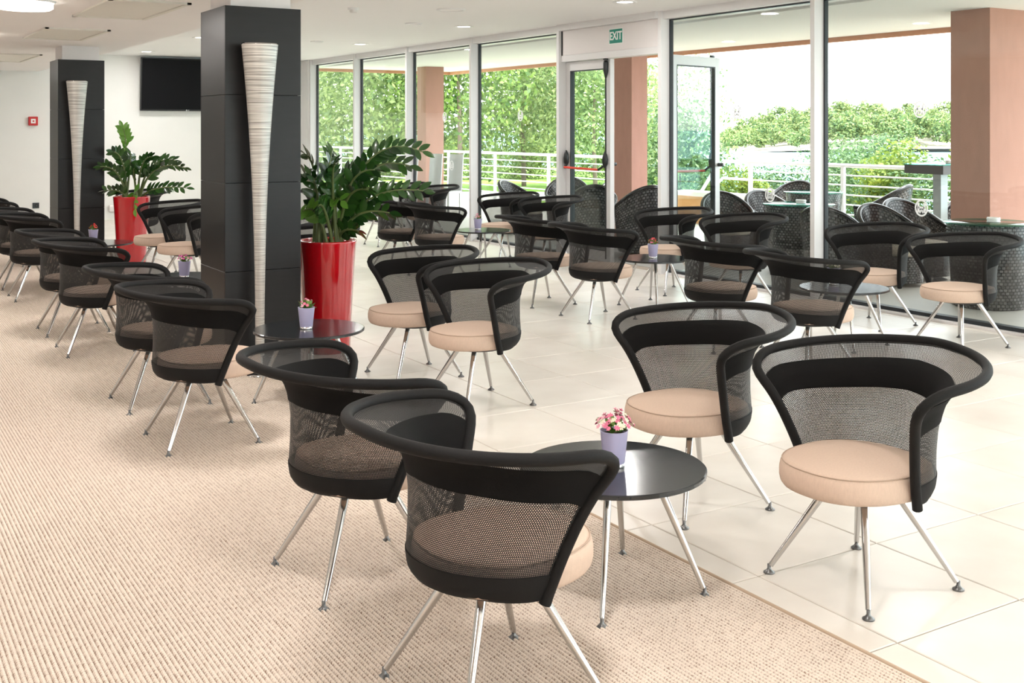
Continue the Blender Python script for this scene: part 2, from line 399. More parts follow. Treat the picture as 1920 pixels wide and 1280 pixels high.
em = {2: [(14.01, 1.658), (13.80, .98)], 3: [(11.985, 1.654)], 5: [(8.06, 1.653), (7.62, .885)], 6: [(5.955, 1.648), (5.94, .865)]}
nwin = 0
for i in range(len(mullY)-1):
    yt, yb_ = mullY[i]-.025, mullY[i+1]+.025
    if i == 4: continue
    nwin += 1
    wn = struct(empty('window_%d' % nwin))
    boxo('mullion', (GX-.13, mullY[i]-.025, 0), (GX+.03, mullY[i]+.025, CZ), 'frame_white', wn)
    boxo('top_rail', (GX-.10, yb_, 2.62), (GX+.03, yt, CZ), 'frame_white', wn)
    boxo('bottom_rail', (GX-.04, yb_, .0), (GX+.03, yt, .045), 'gasket', wn)
    boxo('sill', (GX-.10, yb_, .0), (GX-.04, yt, .016), 'header_panel', wn)
    boxo('pane', (GX-.010, yb_, .045), (GX+.008, yt, 2.62), 'glass', wn)
    g = MB(); g.box((GX-.02, yt-.018, .045), (GX+.02, yt, 2.62)).box((GX-.02, yb_, .045), (GX+.02, yb_+.012, 2.62)).box((GX-.02, yb_, 2.608), (GX+.02, yt, 2.62))
    g.build('gasket', 'gasket', wn)
    for (y, z) in em.get(i, []): emblem(wn, y, z)
struct(boxo('trim_1', (GX-.16, 18.89, 0), (GX+.03, YB, CZ), 'frame_white'))
struct(boxo('trim_2', (GX-.14, 10.93, 0), (GX+.03, 10.98, CZ), 'frame_white'))
# door header with sign
hd = struct(empty('trim_3'))
boxo('cornice', (GX-.17, 9.11, 2.63), (GX+.03, 10.93, CZ), 'frame_white', hd)
boxo('panel', (GX-.10, 9.125, 2.345), (GX+.02, 10.905, 2.628), 'header_panel', hd)
boxo('rail', (GX-.11, 9.11, 2.27), (GX+.03, 10.93, 2.343), 'frame_white', hd)
boxo('shadow_gap', (GX-.105, 10.906, 2.345), (GX, 10.928, 2.628), 'gasket', hd)
sg = empty('exit_sign', (GX-.10, 9.865, 2.50), label='green exit sign with white letters above the glass door', cat='sign')
boxo('border', (-.004, -.125, -.085), (0, .125, .085), 'exit_white', sg); boxo('plate', (-.006, -.115, -.076), (-.004, .115, .076), 'exit_green', sg)
def text(body, size, mat, parent, loc, rot, sx=1, name='lettering', ext=.001):
    c = bpy.data.curves.new(name, 'FONT'); c.body = body; c.size = size; c.align_x = 'CENTER'; c.align_y = 'CENTER'; c.extrude = ext; c.offset = size*.022
    c.materials.append(MAT[mat]); o = bpy.data.objects.new(name, c); COL.objects.link(o); o.parent = parent; o.location = loc; o.rotation_euler = rot; o.scale = (sx, 1, 1)
    bpy.context.view_layer.update(); me = bpy.data.meshes.new_from_object(o); me.name = name; bpy.data.objects.remove(o)
    o = ob(name, me, None, parent, loc); o.rotation_euler = rot; o.scale = (sx, 1, 1)
    if not me.materials: me.materials.append(MAT[mat])
    return o
text('EXIT', .125, 'exit_white', sg, (-.0075, 0, .0), (pi/2, 0, -pi/2), .86)
# doors
def door_leaf(name, hinge, ang, wdt, label, inside=-1):
    """leaf built along +y from its hinge, thickness along x; room side is -x"""
    d = struct(empty(name, hinge, ang, label=label)); zt = 2.265; st = .085
    boxo('stile', (-.035, 0, .012), (.02, st, zt), 'frame_white', d); boxo('stile', (-.035, wdt-st, .012), (.02, wdt, zt), 'frame_white', d)
    boxo('rail', (-.035, st, zt-.10), (.02, wdt-st, zt), 'frame_white', d); boxo('rail', (-.035, st, .012), (.02, wdt-st, .13), 'frame_white', d)
    boxo('pane', (-.012, st, .13), (.002, wdt-st, zt-.10), 'glass_door', d)
    g = MB(); a, b = st, wdt-st
    for (y0, y1, z0, z1) in ((a, a+.014, .13, zt-.1), (b-.014, b, .13, zt-.1), (a, b, zt-.112, zt-.1), (a, b, .13, .142)): g.box((-.036, y0, z0), (.021, y1, z1))
    g.build('gasket', 'gasket', d)
    return d
d1 = door_leaf('door_1', (GX-.02, 10.925, 0), pi, .87, 'closed white framed glass door leaf with red push bar')
d1.rotation_euler.z = pi; 
# leaf 1 is turned half round, so its room side is local +x
def panic(d, sgn, wdt, free):
    b = MB(); b.tube([(sgn*.085, .06, 1.045), (sgn*.085, wdt-.14, 1.035)], .013, 10); b.build('push_bar', 'bar_red', d)
    for y, f in ((.055, 0), (wdt-.05, 1)):
        h = MB()
        h.lathe([(0, 1.055), (.012, 1.06), (.030, 1.10), (.034, 1.15), (.026, 1.20), (.008, 1.24), (0, 1.243)], 14, (sgn*.055, y, 0))
        h.tube([(sgn*.06, y, 1.09), (sgn*.085, y+(-.09 if f else .01), 1.035)], .013, 8)
        h.build('lock_housing', 'hard_black', d)
    r = MB(); r.tube([(sgn*.045, wdt-.05, 1.22), (sgn*.045, wdt-.05, 2.07)], .008, 8); r.tube([(sgn*.045, wdt-.05, .05), (sgn*.045, wdt-.05, 1.08)], .008, 8)
    r.lathe([(0, 2.04), (.012, 2.06), (.028, 2.13), (.030, 2.22), (.02, 2.25), (0, 2.25)], 12, (sgn*.045, wdt-.05, 0)); r.box((sgn*.045-.02, wdt-.07, 2.255), (sgn*.045+.02, wdt-.03, 2.295))
    r.build('bolt_rod', 'hard_black', d)
    k = MB(); k.lathe([(.018, -.02), (.02, 0), (.02, .05), (.012, .055), (0, .055)], 12); kk = k.build('knob', 'hard_black', d, (-sgn*.03, wdt-.03, 1.10)); kk.rotation_euler = (0, sgn*-pi/2, 0)
panic(d1, 1, .87, 1)
d2 = door_leaf('door_2', (GX+.06, 9.14, 0), -R(76), .87, 'open glass door leaf swung out onto the terrace')
panic(d2, -1, .87, 1)
cl = MB(); cl.box((-.10, .03, 2.17), (-.036, .30, 2.235)); cl.build('door_closer', 'closer', d2); MB().tube([(-.07, .27, 2.24), (-.16, .02, 2.26)], .012, 8).build('closer_arm', 'closer', d2)
st_ = boxo('sticker', (-.0375, .80, 1.66), (-.0355, .845, 1.84), 'sticker_white', d2)
m_ = MB()
for a in range(2):
    for b in range(4): m_.box((-.0385, .803+a*.021, 1.665+b*.03), (-.0375, .821+a*.021, 1.69+b*.03))
m_.build('print', 'sticker_red', st_); MB().lathe([(.013, -.0005), (.018, -.0005), (.018, .0005), (.013, .0005)], 16).build('print_ring', 'mark_grey', st_, (-.0383, .8225, 1.81)).rotation_euler = (0, pi/2, 0)

# ---------------------------------------------------------------- ceiling fittings
def downlight(x, y, label, glow=True, z=CZ):
    d = empty('downlight', (x, y, z), label=label, cat='ceiling light', group='recessed ceiling downlights')
    MB().lathe([(.075, -.001), (.10, -.006), (.118, -.004), (.12, 0)], 28).build('ring', 'white', d)
    MB().lathe([(0, -.001), (.076, -.001)], 28).build('lens', 'lamp_glow' if glow else 'lamp_off', d)
    ld = bpy.data.lights.new('lamp', 'AREA'); ld.shape = 'DISK'; ld.size = .16; ld.energy = LAMP_W; ld.color = (1, .975, .95)
    lo = bpy.data.objects.new('lamp', ld); COL.objects.link(lo); lo.parent = d; lo.location = (0, 0, -.012)
DL = [(6.53, 14.9, 'glowing recessed downlight above the glazing to the left of the exit door'), (6.45, 11.68, 'glowing recessed downlight nearest the exit header, left of it'),
      (6.5, 8.6, 'recessed downlight at the top edge above the exit sign'), (4.3, 18.1, 'small recessed downlight near the wall above the television'), (4.25, 14.9, 'recessed downlight partly behind the near black pillar')]
for x, y, l in DL: downlight(x, y, l)
for x, y in ((6.5, 5.4), (6.5, 2.2), (6.5, -1), (4.25, 11.7), (4.25, 8.5), (4.25, 5.3), (4.25, 2.1), (4.25, -1.1)): downlight(x, y, 'recessed ceiling downlight overhead outside the view')
def drum(x, y, label):
    d = empty('ceiling_lamp', (x, y, SZ), label=label, cat='ceiling light', group='round lamps on the lowered ceiling')
    MB().lathe([(.205, 0), (.205, -.012), (.195, -.014)], 36).build('base', 'white', d)
    MB().lathe([(.19, -.012), (.19, -.05), (.17, -.062), (0, -.066)], 36).build('diffuser', 'lamp_glow_soft', d)
    ld = bpy.data.lights.new('lamp', 'AREA'); ld.shape = 'DISK'; ld.size = .38; ld.energy = LAMP_W*1.3; ld.color = (1, .96, .93)
    lo = bpy.data.objects.new('lamp', ld); COL.objects.link(lo); lo.parent = d; lo.location = (0, 0, -.075)
drum(1.2, 8.6, 'round glowing ceiling lamp at the top left edge')
for x, y in ((1.2, 5.4), (1.2, 2.2), (1.2, -1), (1.2, 11.8), (1.2, 15), (-1.6, 2.2), (-1.6, 5.4), (-1.6, 8.6), (-1.6, -1)): drum(x, y, 'round ceiling lamp overhead outside the view')
for x, y, wx, wy, l in ((1.96, 8.8, .57, 1.38, 'flat rectangular ceiling panel left of the near black pillar'), (1.95, 11.4, .56, 1.34, 'flat rectangular ceiling panel just before the far pillar'), (1.95, 15.6, .62, 1.7, 'flat rectangular ceiling panel at the far left')):
    v = empty('ceiling_vent', (x, y, SZ), label=l, cat='vent', group='ceiling panels')
    b = MB()
    for (a0, b0, a1, b1) in ((-wx/2, -wy/2, wx/2, -wy/2+.03), (-wx/2, wy/2-.03, wx/2, wy/2), (-wx/2, -wy/2, -wx/2+.03, wy/2), (wx/2-.03, -wy/2, wx/2, wy/2)): b.box((a0, b0, -.014), (a1, b1, 0))
    b.build('frame', 'vent', v); boxo('plate', (-wx/2+.035, -wy/2+.035, -.006), (wx/2-.035, wy/2-.035, 0), 'vent', v)
sd = empty('smoke_detector', (4.5, 10.43, CZ), label='small white smoke detector on the ceiling right of the near pillar', cat='smoke detector')
MB().lathe([(.055, 0), (.055, -.018), (.045, -.022)], 24).build('base', 'white', sd); MB().lathe([(.038, -.02), (.036, -.04), (.03, -.048), (0, -.05)], 24).build('sensor', 'lamp_off', sd)
for x, y, r, l in ((5.40, 10.05, .15, 'round flat ceiling speaker between the smoke detector and the glazing'), (5.75, 11.6, .10, 'faint flush disc on the ceiling beside the speaker'), (5.8, 14.7, .09, 'faint flush disc on the far ceiling left of the downlight')):
    v = empty('ceiling_disc', (x, y, CZ), label=l, cat='ceiling speaker')
    MB().lathe([(r*.8, -.004), (r*.83, -.012), (r*.97, -.012), (r, 0)], 32).build('ring', 'white', v); MB().lathe([(0, -.005), (r*.8, -.005)], 32).build('grille', 'ceiling', v)

# ---------------------------------------------------------------- pillars with dark panels and lamps, planters
def pillar(x, y, label):
    p = struct(empty('pillar', (x, y, 0), label=label)); W, D, Hh = .484, .52, 2.247
    boxo('core', (.016, .016, 0), (W-.016, D-.016, Hh-.004), 'joint', p); boxo('cap', (.05, .05, Hh-.004), (W-.05, D-.05, SZ+.001), 'cap_white', p)
    zs = [0, .082, .622, 1.163, 1.704, Hh]; g = .0022; t = .016
    for z0, z1 in zip(zs[:-1], zs[1:]):
        a, b = z0+g*.5, z1-g*.5 if z1 < Hh else z1
        for (p0, p1) in (((0, 0), (W, t)), ((0, D-t), (W, D)), ((0, t+.001), (t, D-t-.001)), ((W-t, t+.001), (W, D-t-.001))):
            bevel(boxo('panel', (p0[0], p0[1], a), (p1[0], p1[1], b), 'black_panel', p), .0012, 1)
pillar(2.071, 6.75, 'near pillar clad in charcoal panels with white cap'); pillar(2.15, 13.0, 'far pillar clad in charcoal panels with white cap')
def floor_lamp(x, y, label):
    l = empty('floor_lamp', (x, y, 0), label=label, cat='floor lamp', group='tapered floor lamps before the pillars')
    MB().lathe([(0, .0), (.076, .0), (.078, .010), (.05, .018), (.024, .035), (.018, .07), (.017, .13)], 32).build('base', 'chrome', l)
    prof = []
    for i in range(41):
        z = .12+i*(2.01-.12)/40; t = (z-.12)/1.89; prof.append((.0265+.0115*t+.072*t**2.6, z))
    s = MB(); s.lathe(prof, 40); s.lathe([(r-.004, z) for r, z in reversed(prof)], 40); s.build('shade', 'thread', l)
    MB().lathe([(prof[-1][0]-.004, 2.008), (prof[-1][0]+.001, 2.012), (prof[-1][0]+.001, 2.004)], 40).build('shade_rim', 'chrome', l)
floor_lamp(2.245, 6.62, 'tall tapered thread-wound floor lamp before the near pillar'); floor_lamp(2.32, 12.86, 'tall tapered thread-wound floor lamp before the far pillar')

def leaf_mesh(l=1.0, wd=.46, cup=.10, name='leaf'):
    pr = [(0, .04), (.12, .26), (.32, .47), (.55, .5), (.78, .36), (.93, .14), (1, .01)]
    rows = [[(x*l, -q*wd*l*2*.5, cup*l*abs(q)*.8 - .10*l*x*x), (x*l, 0, -.10*l*x*x), (x*l, q*wd*l*2*.5, cup*l*abs(q)*.8 - .10*l*x*x)] for x, q in pr]
    return MB().grid(rows, True).mesh(name)
LEAF = leaf_mesh(); LEAF.materials.append(MAT['leaf_zz']); LEAFY = leaf_mesh(); LEAFY.materials.append(MAT['leaf_zz_young'])
def orient(o, pos, d, up, size):
    d = d.normalized(); y = up.cross(d)
    if y.length < 1e-3: y = Vector((0, 1, 0)).cross(d)
    y.normalize(); z = d.cross(y)
    M = Matrix((d, y, z)).transposed().to_4x4(); o.matrix_basis = Matrix.Translation(pos) @ M @ Matrix.Diagonal((size, size, size, 1))
def planter_plant(x, y, stems, label, seed):
    rnd = random.Random(seed)
    p = empty('potted_plant', (x, y, 0), label=label, cat='potted plant', group='plants in tall red planters')
    pot = MB().lathe([(0, 0), (.150, 0), (.156, .012), (.168, .3), (.185, .6), (.196, .735), (.197, .745), (.190, .748), (.184, .742), (.182, .70)], 48).build('planter', 'red', p)
    MB().lathe([(0, .715), (.10, .712), (.183, .70)], 32).build('soil', 'soil', p)
    for si, (az, reach, rise, droop, n, young) in enumerate(stems):
        # az: compass in the room frame; quadratic arc of the stem
        a = R(az); base = Vector((.09*cos(a+.6), .09*sin(a+.6), .70))
        top = Vector((reach*cos(a), reach*sin(a), .72+rise)); ctrl = Vector((reach*.30*cos(a), reach*.30*sin(a), .72+rise*(.75+droop)))
        def q(t): return base*(1-t)**2 + ctrl*2*t*(1-t) + top*t*t
        pts = [q(i/14) for i in range(15)]
        s = MB().tube(pts, [(.0125*(1-.8*i/14)+.002) for i in range(15)], 8).build('stem', 'stem', p)
        psi = rnd.choice((-1, 1))*rnd.uniform(.75, 1.25)
        for k in range(n):
            t = .30+.70*k/(n-1); pos = q(t); tn = (q(min(t+.02, 1.0))-q(t-.02)).normalized()
            side = tn.cross(Vector((0, 0, 1)))
            side = side.normalized() if side.length > .05 else Vector((-sin(a), cos(a), 0))
            sg_ = 1 if k % 2 else -1
            upv = side.cross(tn).normalized(); ps = psi+rnd.uniform(-.25, .25)
            sv = side*cos(ps)+upv*sin(ps); nv = upv*cos(ps)-side*sin(ps)
            dr = tn*(.55+.30*t)+sv*sg_*(.80+.2*rnd.random())+nv*rnd.uniform(-.1, .35)
            if k == n-1: dr = tn
            lf = ob('leaf', LEAFY if young else LEAF, None, s)
            orient(lf, pos, dr, nv+sv*rnd.uniform(-.3, .3), rnd.uniform(.105, .14)*(1-.25*t))
    return p
# azimuth 0 = +X (right and away), 90 = +Y (left and away), -90 towards the camera, -31 = image right, 149 = image left
planter_plant(2.885, 7.13, [(-28, .64, .62, .55, 26, 0), (-18, .56, .52, .50, 22, 0), (-38, .66, .36, .42, 22, 0), (-50, .46, .22, .50, 16, 0), (-75, .44, .38, .35, 18, 0),
    (60, .26, .62, .2, 20, 0), (130, .16, .60, .15, 14, 0), (-100, .25, .55, .2, 20, 0), (-20, .36, .36, .5, 18, 0), (215, .29, .24, .5, 14, 1), (-120, .40, .28, .4, 16, 0), (-65, .28, .10, .6, 12, 0), (20, .30, .50, .3, 18, 0), (-45, .34, .50, .3, 14, 0), (175, .14, .46, .3, 12, 0), (100, .30, .45, .3, 12, 0), (-85, .20, .30, .5, 10, 1)],
    'leafy glossy plant in tall red planter right of the near pillar', 3)
planter_plant(2.885, 12.82, [(140, .10, .78, .1, 24, 1), (-28, .58, .34, .62, 24, 0), (-35, .62, .12, .6, 18, 0), (-20, .46, .42, .4, 20, 0), (186, .34, .36, .3, 18, 0), (190, .20, .52, .2, 18, 0),
    (-95, .22, .34, .3, 18, 0), (-95, .24, -.10, -2.6, 12, 1), (80, .22, .50, .2, 18, 0), (196, .32, .10, .5, 12, 0), (-10, .22, .46, .3, 18, 0)],
    'leafy glossy plant in tall red planter beside the far pillar', 5)

# ---------------------------------------------------------------- television, alarm, socket
tv = empty('television', (5.215, YB-.06, 1.79), label='black wall mounted flat television on the back wall', cat='television'); tv.rotation_euler.x = R(5)
bevel(boxo('body', (-.78, -.05, 0), (.78, 0, .885), 'tv_frame', tv), .006); boxo('screen', (-.762, -.060, .028), (.762, -.047, .867), 'tv', tv)
lg = MB().lathe([(0, 0), (.012, 0)], 16).build('logo', 'logo', tv, (-.018, -.0535, .014)); lg.rotation_euler = (pi/2, 0, 0)
text('LG', .022, 'logo', tv, (.014, -.0535, .014), (pi/2, 0, 0), 1, 'lettering', .0005)
MB().box((-.15, 0, .3), (.15, .055, .45)).build('bracket', 'hard_black', tv)
fa = empty('fire_alarm', (2.80, YB, 1.61), label='small red fire alarm button on the left back wall', cat='fire alarm')
bevel(boxo('box', (-.07, -.05, -.07), (.07, 0, .07), 'alarm_red', fa), .008); boxo('glass_plate', (-.035, -.053, -.035), (.035, -.05, .035), 'exit_white', fa); boxo('button', (-.012, -.056, -.012), (.012, -.053, .012), 'alarm_red', fa)
so = empty('wall_socket', (2.843, YB, .27), label='dark wall socket low on the left back wall', cat='socket')
bevel(boxo('plate', (-.05, -.012, -.045), (.05, 0, .045), 'socket', so), .003); MB().lathe([(.028, 0), (.03, .004), (.022, .002), (0, -.004)], 18).build('insert', 'hard_black', so, (.012, -.012, 0)).rotation_euler = (pi/2, 0, 0)
sp_ = boxo('power_plug', (3.95, YB-.06, .12), (4.05, YB, .24), 'lamp_off'); tag(bevel(sp_, .02), 'small grey box low on the wall left of the far planter', 'wall box')

# ---------------------------------------------------------------- tub chairs
def lerp_tab(tab, t):
    for (a, va), (b, vb) in zip(tab[:-1], tab[1:]):
        if t <= b: return va+(vb-va)*(t-a)/(b-a)
    return tab[-1][1]
BACK = [(0, .190), (.03, .212), (.08, .224), (.16, .229), (.35, .224), (.55, .223), (.70, .230), (.79, .243), (.86, .265), (.91, .297), (.955, .340), (1, .385)]
EDGE = [(0, .232), (.1, .242), (.22, .249), (.4, .268), (.6, .293), (.8, .326), (.92, .356), (1, .385)]
def shell(s, t, off=0.0):
    e = abs(s); k = min(max((e-.40)/.60, 0), 1); k = k*k*(3-2*k)
    th = s*R(93+21*t**.8)
    zt = .752-.052*e**1.1
    if e > .84: zt -= .040*((e-.84)/.16)**2.4
    zb = .318
    z = zb+t*(zt-zb)
    r = lerp_tab(BACK, t)*(1-k)+lerp_tab(EDGE, t)*k+off
    return (-r*cos(th), r*sin(th), z)
ARC = [(0, 0.0)]
for q_ in range(1, 41): ARC.append((q_/40, ARC[-1][1]+(Vector(shell(.3, q_/40))-Vector(shell(.3, (q_-1)/40))).length))
def band(t0, t1, nt_, off=0.0):
    rows = []; uvs = []; ns = 44
    for j in range(nt_+1):
        t = t0+(t1-t0)*j/nt_
        rows.append([shell(-1+2*i/ns, t, off) for i in range(ns+1)])
        uvs.append([((-1+2*i/ns)*R(104)*lerp_tab(BACK, t)*1.06, lerp_tab(ARC, t)) for i in range(ns+1)])
    return rows, uvs
def make_chair():
    c = empty('tub_chair')
    rows, uvs = band(.17, .665, 16); MB().grid(rows, True, uvs).build('back_net', 'net', c)
    o_, _ = band(0, .175, 7, .002); i_, _ = band(0, .175, 7, -.002); b = MB(); b.grid(o_, True); b.grid(i_, True, flip=True); b.build('lower_band', 'fabric_black', c)  # solid black for the doubled net, with the seat side's shade painted in
    rows, uvs = band(.88, 1, 7); MB().grid(rows, True, uvs).build('upper_net', 'net', c)
    o_, _ = band(.66, .885, 8, .003); i_, _ = band(.66, .885, 8, -.003)
    b = MB(); b.grid(o_, True); b.grid(i_, True, flip=True)
    for (p, q) in ((o_[0], i_[0]), (o_[-1], i_[-1])): b.grid([p, q], False)
    b.build('back_band', 'band_black', c)
    n = 16
    path = [shell(-1, i/n) for i in range(n+1)]
    path = [(path[0][0], path[0][1], path[0][2]-.012)]+path
    path += [shell(-1+2*i/60, 1) for i in range(1, 60)]
    pe = [shell(1, 1-i/n) for i in range(n+1)]; path += pe+[(pe[-1][0], pe[-1][1], pe[-1][2]-.012)]
    # round the two upper corners
    for _ in range(3):
        path = [path[0]]+[tuple((Vector(path[i-1])+2*Vector(path[i])+Vector(path[i+1]))/4) for i in range(1, len(path)-1)]+[path[-1]]
    MB().tube(path, .0165, 12).build('rim', 'fabric_black', c)
    # seat cushion
    def outline(phi, sc):
        ex = 2/2.35; cx_, sy_ = cos(phi), sin(phi)
        x = math.copysign(abs(cx_)**ex, cx_); y = math.copysign(abs(sy_)**ex, sy_)
        rx = .272 if x > 0 else .205
        yq = y*(.226 if x < .2 else .226)
        return (.006+x*rx*sc, yq*sc)
    seat = MB(); m = 48; rows = []
    for sc, z in ((0.0005, .323), (.90, .323), (.955, .327), (.985, .338), (1, .355), (1, .378), (.985, .397), (.955, .408), (.90, .413), (.6, .420), (.3, .4225), (.0005, .423)):
        rows.append([(*outline(2*pi*i/m, sc), z) for i in range(m+1)])
    seat.grid(rows, True); so_ = seat.build('seat', 'seat', c)
    MB().tube([(*outline(2*pi*i/m, .966), .4070) for i in range(m+1)], .0022, 6, False).build('seam', 'seam', so_)
    pl = MB(); pl.lathe([(0, .300), (.13, .300), (.15, .306), (.17, .324), (0, .324)], 28); pl.build('seat_plate', 'dark_plate', c)
    for sx in (1, -1):
        for sy in (1, -1):
            l = MB(); l.tube([(sx*.070, sy*.070, .318), (sx*.208, sy*.208, .026)], [.0148, .0088], 12)
            lo = l.build('leg', 'chrome', c)
            f = MB(); f.lathe([(0, .0), (.019, .0), (.019, .004), (.010, .010), (.006, .016), (.006, .030), (0, .030)], 14, (sx*.212, sy*.212, 0)); f.build('foot', 'foot', lo)
            g = MB(); g.box((sx*.066-.015, sy*.066-.015, .300), (sx*.066+.015, sy*.066+.015, .322)); g.build('bracket', 'dark_plate', lo)
    return c
proto = make_chair(); first = [True]
def chair(x, y, deg, label, group):
    c = proto if first[0] else copy_tree(proto); first[0] = False
    c.location = (x, y, 0); c.rotation_euler.z = R(deg)
    tag(c, label, 'chair', group); return c
gA = 'tub chairs around the tables along the carpet'; gB = 'tub chairs around the tables along the glazing'
CH = [
 (1.52, 2.60, 2, 'nearest black net tub chair, seen from behind at the bottom centre', gA),
 (1.53, 3.51, 1, 'black net tub chair on the carpet directly behind the nearest chair', gA),
 (2.93, 2.58, 180, 'black net tub chair with beige seat at the front right on tiles', gA),
 (2.965, 3.47, 178, 'black net tub chair with beige seat behind the front table', gA),
 (1.545, 5.41, 0, 'black tub chair on the carpet left of the table reflecting red', gA),
 (1.56, 6.27, 1, 'black tub chair half hidden behind the one left of the pillar lamp', gA),
 (3.05, 5.35, 182, 'black net tub chair with beige seat, nearer of two facing the red planter', gA),
 (3.06, 6.17, 180, 'black net tub chair with beige seat just right of the red planter', gA),
 (1.555, 7.97, 0, 'black tub chair on the carpet, third of the left row', gA),
 (1.56, 8.80, 0, 'black tub chair on the carpet behind the third of the left row', gA),
 (3.08, 8.02, 178, 'black tub chair hidden behind the leaves of the near plant', gA),
 (3.08, 8.86, 182, 'black tub chair deeper behind the leaves of the near plant', gA),
 (1.60, 10.68, 0, 'black tub chair at the left edge with its arm before the far pillar', gA),
 (1.60, 11.50, 0, 'black tub chair at the left edge behind the one before the far pillar', gA),
 (2.92, 10.68, 188, 'black tub chair with beige seat against the near pillar edge, nearer one', gA),
 (2.92, 11.62, 184, 'black tub chair with beige seat between far planter and near pillar', gA),
 (1.60, 13.3, 0, 'black tub chair far left with only its rim showing', gA),
 (3.25, 14.05, 190, 'black tub chair behind the far red planter, rim showing at right', gA),
 (5.16, 4.96, -4, 'black tub chair seen from behind before the blue reflecting table', gB),
 (5.26, 5.90, -2, 'black tub chair seen from behind left of the one at the blue table', gB),
 (6.70, 5.03, 174, 'black tub chair with beige seat at the far right by the glass', gB),
 (6.84, 5.90, 184, 'black tub chair with beige seat behind the blue table by the glass', gB),
 (5.22, 7.26, -3, 'black tub chair seen from behind left of the table with coral flowers', gB),
 (5.24, 8.12, -2, 'black tub chair seen from behind, left neighbour at the coral flower table', gB),
 (6.66, 7.18, 182, 'dark tub chair by the glass with rim before the wicker chairs', gB),
 (6.62, 8.08, 178, 'black tub chair with beige seat behind the coral flower pot', gB),
 (5.28, 10.12, 0, 'black tub chair seen from behind left of the small blue round table', gB),
 (5.22, 10.88, 0, 'black tub chair seen from behind under the plant leaf tips', gB),
 (6.64, 10.17, 180, 'dark tub chair by the glass left of the door', gB),
 (6.62, 11.02, 182, 'dark tub chair with cream seat by the glass behind the small table', gB),
 (6.66, 13.0, 180, 'dark tub chair by the far glazing under the second mullion', gB),
 (6.60, 13.8, 180, 'dark tub chair by the far glazing beside the plant leaf tips', gB),
 (5.22, 12.9, 0, 'dark tub chair far back behind the near plant stems', gB),
]
for c in CH: chair(*c)

# ---------------------------------------------------------------- low tables
def make_table():
    t = empty('coffee_table')
    MB().lathe([(0, .384), (.298, .384), (.3025, .387), (.3025, .397), (.2985, .400), (0, .400)], 64, smooth=False).build('table_top', 'table_top', t)
    MB().lathe([(0, .372), (.15, .372), (.15, .384)], 32).build('mounting_plate', 'dark_plate', t)
    for sx in (1, -1):
        for sy in (1, -1):
            lo = MB().tube([(sx*.095, sy*.095, .378), (sx*.205, sy*.205, .026)], [.0135, .0085], 12).build('leg', 'chrome', t)
            MB().lathe([(0, .0), (.018, .0), (.018, .004), (.010, .010), (.006, .016), (.006, .030), (0, .030)], 14, (sx*.208, sy*.208, 0)).build('foot', 'foot', lo)
    return t
tp = make_table(); ft = [True]
def table(x, y, deg, label):
    t = tp if ft[0] else copy_tree(tp); ft[0] = False
    t.location = (x, y, 0); t.rotation_euler.z = R(deg); tag(t, label, 'table', 'low round tables')
TB = [(2.19, 2.96, 2, 'front low round dark table with chrome legs and pink flowers'), (2.27, 5.87, 28, 'low round dark table reflecting the red planter'), (2.26, 8.37, 5, 'low round table behind the near pillar with magenta flowers'),
      (2.25, 11.3, 0, 'low round table before the far pillar with red flowers'), (6.02, 5.46, 10, 'low round table with blue sky reflection by the right glazing'), (5.99, 7.52, 12, 'low round table with coral flowers in front of the door'),
      (6.06, 10.55, 8, 'low round table with blue sheen left of the glass door'), (6.15, 13.2, 0, 'low round table far back behind the plant leaves')]
for t in TB: table(*t)
